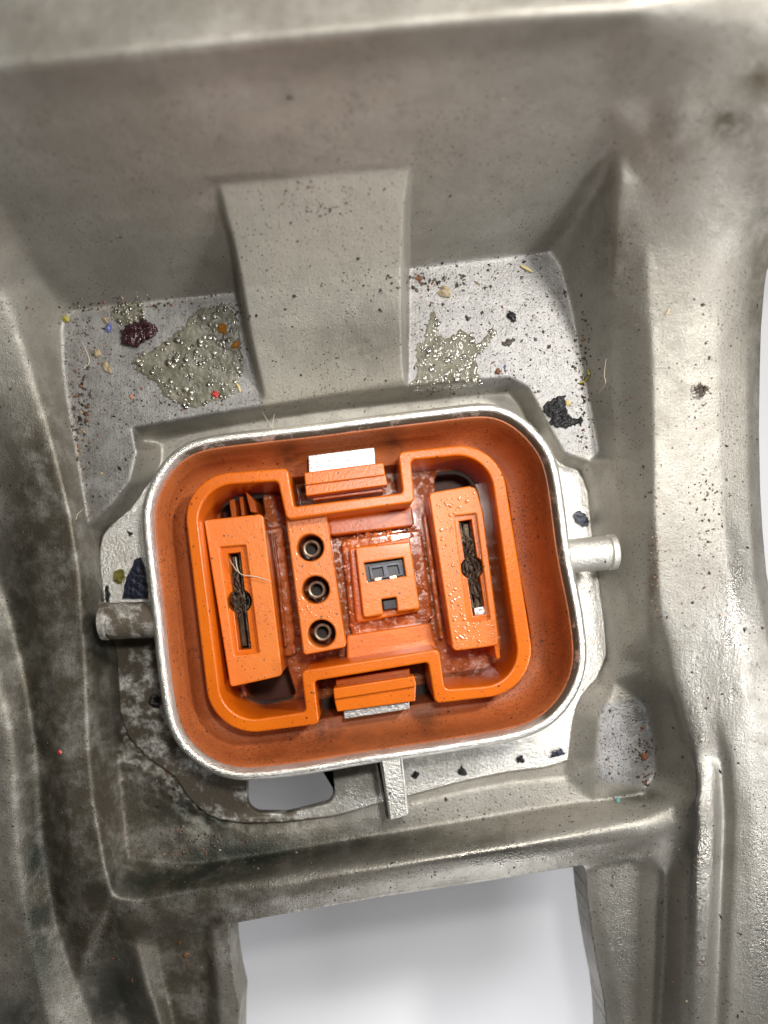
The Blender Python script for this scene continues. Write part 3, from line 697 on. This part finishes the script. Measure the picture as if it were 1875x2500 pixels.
kb = prism('rib_base', [rounded([(916, 1858, 2), (980, 1850, 2), (998, 1988, 6), (944, 2004, 8)])], -48, -160, M_plate, k, 8, 3); brown_attr(kb, lambda u, v, z: u * 0 + .9)

# ------------------------------------------------------------------ dirt and debris
def ico(bm_v, bm_f, c, r, sq=.7, rough=.35, sub=0):
    base_ = [(0, 0, 1), (1, 0, 0), (0, 1, 0), (-1, 0, 0), (0, -1, 0), (0, 0, -1)]
    a = random.random() * 6.28; ca, sa = math.cos(a), math.sin(a); el = random.uniform(.6, 1.5); b = len(bm_v)
    for x, y, z in base_:
        k = r * (1 + random.uniform(-rough, rough)); x, y = x * el, y / el
        bm_v.append((c[0] + (x * ca - y * sa) * k * K, c[1] + (x * sa + y * ca) * k * K, c[2] + z * k * sq * K))
    for f in ((0, 1, 2), (0, 2, 3), (0, 3, 4), (0, 4, 1), (5, 2, 1), (5, 3, 2), (5, 4, 3), (5, 1, 4)): bm_f.append(tuple(b + q for q in f))

grit_mats = [M_gritd, M_gritg, M_rustcrumb, M_tan, M_tar]
GV, GF, GM = [], [], []
HOLE_MASK = np.minimum.reduce([sdist(h_) for h_ in (window, opening, outside)]) < 8
def grit(u, v, r, mi):
    if HOLE_MASK[min(len(vg) - 1, max(0, int((v + 160) / ST))), min(len(ug) - 1, max(0, int((u + 160) / ST)))]: return
    z = zs(u, v); n0 = len(GF); ico(GV, GF, W(u, v, z + r * .25), r, .6); GM.extend([mi] * (len(GF) - n0))
def inpoly(poly, n):
    p = np.array(poly); lo = p.min(0); hi = p.max(0); out = []
    while len(out) < n:
        q = rng.uniform(lo, hi, (n * 2, 2)); d = sdist(poly, q[:, 0], q[:, 1]); out += [tuple(x) for x in q[d < 0]]
    return out[:n]
padL = [(155, 765), (575, 712), (632, 985), (335, 1045), (335, 1110), (300, 1200), (215, 1280), (150, 900)]
padR = [(995, 650), (1340, 612), (1372, 650), (1462, 1105), (1380, 1110), (1300, 945), (995, 940)]
def pick(): return random.choices(range(5), (7, 3, 2, .5, 1.5))[0]
def rad(): return min(7, 1.1 + random.expovariate(1 / 1.0))
for p, n in ((padL, 900), (padR, 900), ([(640, 450), (985, 420), (985, 940), (660, 980)], 260), ([(1460, 1710), (1590, 1700), (1600, 1900), (1460, 1905)], 260),
             ([(1500, 700), (1850, 700), (1850, 1600), (1560, 1500)], 330), ([(1600, 1650), (1870, 1500), (1870, 2500), (1480, 2500), (1440, 2120), (1680, 2000)], 420), ([(300, 1850), (460, 1850), (470, 2110), (310, 2100)], 260),
             ([(0, 800), (90, 900), (200, 1500), (240, 2000), (300, 2300), (560, 2270), (570, 2500), (0, 2500)], 420), ([(440, 2000), (1000, 1960), (1400, 1900), (1600, 1960), (1500, 2090), (560, 2240), (300, 2240)], 520), ([(0, 250), (1480, 150), (1450, 500), (1000, 620), (1000, 420), (540, 450), (560, 690), (100, 700)], 60)):
    for u, v in inpoly(p, int(n * .7)): grit(u, v, rad() * .9, pick())
for p, n in ((padL, 1500), (padR, 1500), ([(1460, 1710), (1590, 1700), (1600, 1900), (1460, 1905)], 300), ([(640, 450), (985, 420), (985, 940), (660, 980)], 700), ([(500, 2000), (1000, 1960), (1400, 1900), (1600, 1960), (1500, 2090), (560, 2240)], 500), ([(1500, 700), (1850, 700), (1850, 1600), (1560, 1500)], 500)):
    for u, v in inpoly(p, n): grit(u, v, random.uniform(.6, 1.5), random.choice((0, 0, 1, 2, 3)))
def cluster(u, v, ru, rv, n, rmax=5, ms=None):
    for _ in range(n): grit(random.gauss(u, ru), random.gauss(v, rv), random.uniform(1, rmax), random.choice(ms) if ms else pick())
cluster(200, 1020, 14, 60, 90, 6); cluster(300, 745, 90, 12, 110, 5); cluster(1425, 930, 14, 90, 120, 5); cluster(1060, 690, 70, 16, 70, 6); cluster(540, 800, 25, 60, 60, 5)
cluster(470, 2060, 60, 25, 120, 5); cluster(1130, 1990, 160, 22, 60, 3); cluster(510, 1900, 70, 30, 160, 7, [0, 1, 0, 2]); cluster(215, 840, 30, 40, 60, 4); cluster(720, 640, 16, 12, 0)
cluster(400, 985, 60, 10, 40, 4); cluster(345, 880, 14, 25, 40, 4); cluster(560, 760, 25, 12, 50, 5); cluster(1090, 960, 60, 7, 40, 4); cluster(1050, 830, 25, 25, 40, 3); cluster(790, 515, 18, 14, 26, 3, [0]); cluster(1575, 1860, 14, 50, 60, 5); cluster(1000, 990, 200, 12, 50, 3); cluster(1600, 1400, 7, 90, 110, 3, [2, 3, 2]); cluster(1725, 1270, 22, 90, 60, 4)
me = mesh(GV, GF, 'grit')
gro = add('loose_grit', me, grit_mats); me.polygons.foreach_set('material_index', GM); tag(gro, 'dark and tan grit scattered over the casting', 'grit', kind='stuff')

def on_surface_patch(poly, hgt, edge=8, seed=1, wob=2.0, jag=6.0):
    """low dome with the outline 'poly' lying on the casting"""
    p = resample(poly, 140)
    for i in range(len(p)): p[i] += [jag * mnoise.noise(Vector((p[i][0] / 6, p[i][1] / 6, 3 + seed))), jag * mnoise.noise(Vector((p[i][0] / 6, p[i][1] / 6, 9 + seed)))]
    lo = p.min(0) - 6; hi = p.max(0) + 6; st = max(1.6, (hi - lo).max() / 110)
    X, Y = np.meshgrid(np.arange(lo[0], hi[0], st), np.arange(lo[1], hi[1], st)); D = sdist(p, X, Y)
    e = .4; gx = (sdist(p, X + e, Y) - sdist(p, X - e, Y)) / (2 * e); gy = (sdist(p, X, Y + e) - sdist(p, X, Y - e)) / (2 * e)
    m = np.abs(D) < st * .75; X = np.where(m, X - D * gx, X); Y = np.where(m, Y - D * gy, Y); D = np.where(m, 0, D)
    V = []; F = []; ids = -np.ones(X.shape, int)
    for j in range(X.shape[0]):
        for i in range(X.shape[1]):
            if D[j, i] <= 0:
                t = min(1, -D[j, i] / edge); u, v = X[j, i], Y[j, i]
                w = (wob * 2 * mnoise.noise(Vector((u / 9, v / 9, seed))) + wob * mnoise.noise(Vector((u / 3.5, v / 3.5, seed)))) * t
                ids[j, i] = len(V); V.append(W(u, v, zs(u, v) - 1.5 + (hgt + 1.5) * math.sqrt(max(0, 1 - (1 - t) ** 2)) + w))
    for j in range(X.shape[0] - 1):
        for i in range(X.shape[1] - 1):
            q = [ids[j, i], ids[j + 1, i], ids[j + 1, i + 1], ids[j, i + 1]]
            q = [x for x in q if x >= 0]
            if len(q) >= 3: F.append(tuple(q))
    return mesh(V, F, 'patch', 180)

def sphere_geo(V, F, c, r, n=8, m=5, sq=1.0):
    b = len(V)
    for j in range(m + 1):
        t = math.pi * j / m
        for i in range(n):
            a = 6.2831853 * i / n; V.append((c[0] + r * K * math.sin(t) * math.cos(a), c[1] + r * K * math.sin(t) * math.sin(a), c[2] + r * K * sq * math.cos(t)))
    for j in range(m):
        for i in range(n): F.append((b + j * n + i, b + (j + 1) * n + i, b + (j + 1) * n + (i + 1) % n, b + j * n + (i + 1) % n))

def puddle(poly, nb, rmax, label, seed):
    rr = random.Random(seed)
    o = add('oil_puddle', on_surface_patch(catmull(poly, 5), 3, seed=seed, wob=.25, jag=13.0), M_oil); tag(o, label, 'oil puddle', 'oily puddles on the ledges')
    V, F = [], []
    for u, v in inpoly(poly, nb * 2):
        if mnoise.noise(Vector((u / 28, v / 28, seed))) < rr.uniform(-.5, .25): continue
        r = min(rmax, 1.5 + rr.expovariate(1 / 1.9)); sphere_geo(V, F, W(u, v, zs(u, v) + 3.6), r * 1.25, 12, 10, .36)
    me = mesh(V, F, 'bubbles', 180); b = bpy.data.objects.new('bubble', me); C.objects.link(b); me.materials.append(M_bub); b.parent = o; b.location = -o.location; b['kind'] = 'stuff'
    return o
puddle([(345, 865), (400, 835), (440, 800), (470, 765), (515, 748), (550, 745), (578, 775), (588, 830), (592, 900), (575, 960), (520, 985), (465, 998), (425, 985), (395, 960), (372, 930), (335, 915), (328, 885)], 210, 8, 'larger oily puddle full of bubbles on the ledge left of the ramp', 3)
puddle([(275, 755), (300, 740), (345, 738), (360, 760), (345, 785), (300, 795), (278, 780)], 40, 5, 'small oily puddle behind the dark plum lump in the ledge corner', 5)
puddle([(1015, 850), (1035, 830), (1040, 790), (1052, 765), (1068, 775), (1070, 815), (1100, 825), (1125, 805), (1150, 815), (1165, 845), (1190, 810), (1205, 795), (1208, 810), (1185, 855), (1165, 880), (1170, 915), (1180, 940), (1140, 950), (1060, 955), (1005, 955), (1012, 910)], 95, 7, 'ragged oily puddle with frothy bubbles on the ledge right of the ramp', 9)

def lump(name, poly, hgt, mat, label, cat, wob=4, seed=1, group=None, sink=0):
    o = add(name, on_surface_patch(catmull(poly, 3), hgt, seed=seed, wob=wob), mat); tag(o, label, cat, group); return o
lump('resin_lump', [(293, 820), (305, 795), (335, 785), (350, 778), (372, 790), (385, 800), (378, 825), (355, 830), (340, 846), (312, 848), (296, 838)], 13, M_plum, 'glossy dark plum lump in the corner of the left ledge', 'lump', 1.6, 2)
lump('tar_flake', [(1325, 1010), (1330, 985), (1352, 972), (1378, 966), (1382, 985), (1388, 1010), (1400, 1022), (1420, 1020), (1422, 1032), (1398, 1038), (1385, 1045), (1362, 1046), (1340, 1035), (1345, 1020)], 9, M_tar, 'ragged black tar flake on the ledge by the rim corner', 'flake', 4, 4)
lump('tar_crumb', [(1236, 770), (1246, 758), (1258, 765), (1264, 775), (1256, 786), (1244, 784)], 8, M_tar, 'small black crumb in the middle of the right ledge', 'crumb', 2, 5)
lump('dirt_crumb', [(1224, 838), (1240, 828), (1258, 824), (1252, 838), (1236, 846)], 4, M_gritd, 'flat dark grey brown crumb under the small black crumb', 'crumb', 1, 6)
def crumb(u, v, r, mat, label, sq=.7, name='crumb', n=4, cat='crumb', dz=0, z=None):
    V, F = [], []; z0 = zs(u, v) if z is None else z
    for i in range(n): ico(V, F, W(u + random.uniform(-.5, .5) * r * (i > 0), v + random.uniform(-.5, .5) * r * (i > 0), z0 + r * .35), r * (1 if i == 0 else .7), sq, .3)
    bm = bmesh.new(); me = mesh(V, F); bm.from_mesh(me); bmesh.ops.subdivide_edges(bm, edges=bm.edges, cuts=1, smooth=.35, fractal=.0, use_grid_fill=True)
    for w_ in bm.verts: w_.co += Vector((random.gauss(0, 1), random.gauss(0, 1), random.gauss(0, 1))) * r * K * .09
    bm.to_mesh(me); bm.free(); smooth(me, 25)
    o = add(name, me, mat); tag(o, label, cat); return o
crumb(540, 802, 13, M_amber, 'larger amber crumb at the right edge of the bubbly puddle', name='amber_crumb')
crumb(575, 842, 10, M_amber, 'smaller amber crumb against the ramp foot', name='amber_crumb')
crumb(265, 800, 9, M_blue, 'blue chip on the left ledge beside the plum lump', name='blue_chip', cat='chip')
crumb(256, 779, 8, M_tan, 'pale yellow crumb above the blue chip', name='tan_crumb')
crumb(160, 778, 9, M_yel, 'mustard crumb in the far left corner of the ledge', name='mustard_crumb')
crumb(238, 864, 10, M_tan, 'tan crumb in the middle of the left ledge', name='tan_crumb')
crumb(262, 898, 12, M_tan, 'flat tan crumb below the other tan crumbs on the left ledge', .4, name='tan_crumb')
crumb(322, 968, 6, M_salmon, 'salmon pink crumb on the left ledge', name='pink_crumb')
crumb(526, 962, 9, M_red, 'red bead at the lower edge of the bubbly puddle', name='red_bead', cat='bead')
crumb(144, 1836, 6, M_red, 'tiny bright red speck on the left rib', name='red_speck', cat='speck')
crumb(224, 961, 8, M_gritg, 'dark grey stone chip on the left ledge', .5, name='stone_chip', cat='chip')
crumb(1217, 908, 8, M_rustcrumb, 'rust brown round crumb on the right ledge by the blue fleck', name='rust_crumb')
crumb(1233, 895, 4, M_blue, 'tiny blue fleck on the right ledge', name='blue_fleck', cat='fleck')
crumb(1090, 712, 14, M_tan, 'tan clod near the back of the right ledge', .5, name='tan_clod')
crumb(1022, 678, 7, M_rustcrumb, 'rusty crumb in the back left corner of the right ledge', name='rust_crumb')
crumb(1388, 984, 7, M_straw, 'yellow crumb sitting beside the black tar flake', name='yellow_crumb')
crumb(1508, 1955, 8, M_teal, 'pale teal chip in the lower right pocket corner', name='teal_chip', cat='chip')
crumb(1574, 1848, 9, M_rustcrumb, 'rusty brown crumb on the lower right pad', name='rust_crumb')
crumb(452, 2332, 7, M_rustcrumb, 'dark crumb on the lower left leg', name='dark_crumb')
crumb(290, 1406, 19, M_yel, 'olive yellow grease blob on the flange left of the rim', .5, name='grease_blob', cat='grease blob', z=-205)
def tubes(name, lines, r, mat, label, cat, n=5):
    V, F = [], []
    for L in lines: tube_geo(catmull([tuple(p) for p in L], 5, closed=False), r, V, F, n)
    o = add(name, mesh(V, F, name, 180), mat)
    if label: tag(o, label, cat)
    return o
def sl(pts, up=2): return [W(u, v, zs(u, v) + up) for u, v in pts]
tubes('straw_bit', [sl([(1270, 648), (1284, 655), (1300, 664)], 4)], 4.2, M_straw, 'short straw lying at the back of the right ledge', 'straw')
tubes('straw_bit', [sl([(1624, 770), (1630, 762), (1634, 754)], 3)], 2.2, M_straw, 'tiny yellow splinter on the right rib', 'straw')
tubes('straw_bit', [sl([(576, 935), (583, 945), (586, 958)], 4)], 3.6, M_straw, 'small yellow curl at the foot of the ramp', 'straw')
tubes('straw_bit', [sl([(1433, 900), (1438, 915), (1428, 930), (1412, 935)], 4)], 3.6, M_yel, 'ochre curl by the right wall of the pocket', 'straw')
tubes('pale_hair', [sl([(1480, 875), (1475, 915), (1478, 935), (1462, 960)], 4)], .9, M_fibre, 'fine pale hair on the right pocket wall', 'hair')
tubes('pale_hair', [sl([(200, 835), (216, 870), (215, 890), (195, 905)], 5)], 1.0, M_fibre, 'curved pale hair on the left ledge', 'hair')
tubes('pale_hair', [[W(640, 1005, -60), W(655, 1030, -5), W(668, 1048, 3)], [W(670, 1010, -60), W(665, 1040, 6)]], .8, M_fibre, 'pair of fine fibres standing at the upper rim', 'hair')
tubes('pale_hair', [sl([(185, 1270), (190, 1255), (203, 1243)], 6)], .9, M_fibre, 'short pale hair at the foot of the left ledge', 'hair')
V, F = [], []
for i in range(26):
    a = random.uniform(0, 6.28); l = random.uniform(5, 17); u, v = 1715 + random.gauss(0, 8), 955 + random.gauss(0, 10); z = zs(u, v)
    tube_geo(catmull([tuple(W(u, v, z + 3)), tuple(W(u + l * .5 * math.cos(a), v + l * .5 * math.sin(a), z + random.uniform(5, 14))), tuple(W(u + l * math.cos(a + .4), v + l * math.sin(a + .4), z + 4))], 4, closed=False), 1.5, V, F, 4)
tag(add('fluff_clump', mesh(V, F, 'fluff', 180), M_hair), 'tan fluff clump stuck on the broad right rib', 'fluff')
# hair tangles in the two power slots
def tangle(cu, cv, h, tilt, z, n, label, wid=9):
    V, F = [], []; c, s = math.cos(tilt), math.sin(tilt)
    for i in range(n):
        y0 = random.uniform(-h / 2, h / 2 * .5); pts = []
        x = random.gauss(0, wid * .6)
        for k in range(6):
            y = y0 + k * h * .055; x += random.gauss(0, wid * .9); x = max(-wid - (8 if abs(y) < 20 else 0), min(wid + (8 if abs(y) < 20 else 0), x)); pts.append(tuple(W(cu + x * c - y * s, cv + x * s + y * c, z + random.gauss(0, 12))))
        tube_geo(catmull(pts, 3, closed=False), random.uniform(1.2, 3.0), V, F, 5)
    for i in range(int(n * .8)): 
        y = random.gauss(0, h * .12); x = random.gauss(0, 9); ico(V, F, W(cu + x * c - y * s, cv + x * s + y * c, z - 5 + random.gauss(0, 8)), random.uniform(3, 8), .7)
    o = add('hair_tangle', mesh(V, F, 'tangle'), M_hair); tag(o, label, 'hair tangle', None); return o
tangle(582, 1455, 190, LT, -118, 13, 'brown hair tangle packed into the left power slot')
tangle(1152, 1378, 210, math.atan2(-35, 232), -116, 20, 'dark brown fluff packed into the right power slot')
tubes('loose_strand', [[W(560, 1365, -90), W(585, 1400, -78), W(625, 1408, -76), W(664, 1420, -80)], [W(575, 1360, -90), W(580, 1390, -84), W(590, 1405, -80)]], 1.3, M_fibre, 'pale strand poking out of the left power slot', 'hair')
# navy tape scraps and dark crumbs on the flange
def flat_scrap(name, poly, z, h, mat, label, cat):
    o = prism(name, [[(u + random.uniform(-2, 2), v + random.uniform(-2, 2)) for u, v in resample(poly, 26)]], z + h, z, mat, None, 1.2, 1); tag(o, label, cat)
flat_scrap('tape_scrap', [(297, 1462), (305, 1420), (318, 1390), (330, 1362), (345, 1362), (356, 1400), (360, 1462)], -204, 10, M_navy, 'ragged dark blue scrap under the rim above the left peg', 'scrap')
flat_scrap('tape_scrap', [(1400, 1252), (1418, 1246), (1436, 1262), (1440, 1284), (1424, 1286), (1404, 1272)], -204, 8, M_navy, 'dark blue scrap on the flange above the right peg', 'scrap')
flat_scrap('tape_scrap', [(1350, 1838), (1372, 1826), (1380, 1842), (1345, 1852)], -204, 6, M_navy, 'dark blue scrap at the lower right corner of the flange', 'scrap')
flat_scrap('dirt_flake', [(262, 1490), (268, 1452), (262, 1430), (254, 1436)], -204, 6, M_tar, 'black sliver at the left edge of the flange', 'flake')
for (u, v, r, lb_) in ((1270, 1853, 10, 'black crumb on the flange below the rim, the right one'), (1130, 1886, 12, 'black crumb on the flange below the rim, the middle one'), (1013, 1892, 9, 'black crumb on the flange beside the key rib'), (318, 1303, 6, 'small brown crumb on the flange at the upper left'), (376, 1712, 16, 'black flat lump on the flange at the lower left')):
    crumb(u, v, r, M_tar, lb_, .3, name='black_crumb', z=-206, n=5)
crumb(1233, 1345, 11, M_gritd, 'dark crumb wedged beside the right power slot', .6, name='dark_crumb', z=-96)
# droplets on the wet plastic
def drops(poly, n, z, rmax, label, avoid=()):
    V, F = [], []
    for u, v in inpoly(poly, n):
        if any(math.hypot(u - a, v - b) < c + 3 for a, b, c in avoid): continue
        r = min(rmax, 1.6 + random.expovariate(1 / 1.2)); sphere_geo(V, F, W(u, v, z), r * 1.2, 10, 8, .4)
    o = add('water_droplets', mesh(V, F, 'drops', 180), M_drop); tag(o, label, 'droplets', kind='stuff')
drops([(1062, 1222), (1160, 1200), (1160, 1245), (1108, 1255), (1115, 1330), (1135, 1520), (1205, 1520), (1208, 1570), (1115, 1582)], 120, -90, 4.5, 'fine droplets on the right terminal block')
drops([(835, 1322), (865, 1318), (885, 1545), (860, 1550)], 30, -214, 5, 'droplets on the wet step left of the signal block')
drops([(860, 1300), (1030, 1285), (1035, 1310), (870, 1330)], 60, -214, 6, 'droplets on the wet step above the signal block')
drops([(1030, 1500), (1060, 1500), (1062, 1560), (1010, 1560)], 26, -200, 6, 'droplets in the wet corner below the signal block')
drops([(703, 1275), (795, 1262), (840, 1570), (745, 1592)], 90, -86, 2.6, 'very fine droplets on the pin strip', holes)
print('VERTS', len(cast.data.vertices))
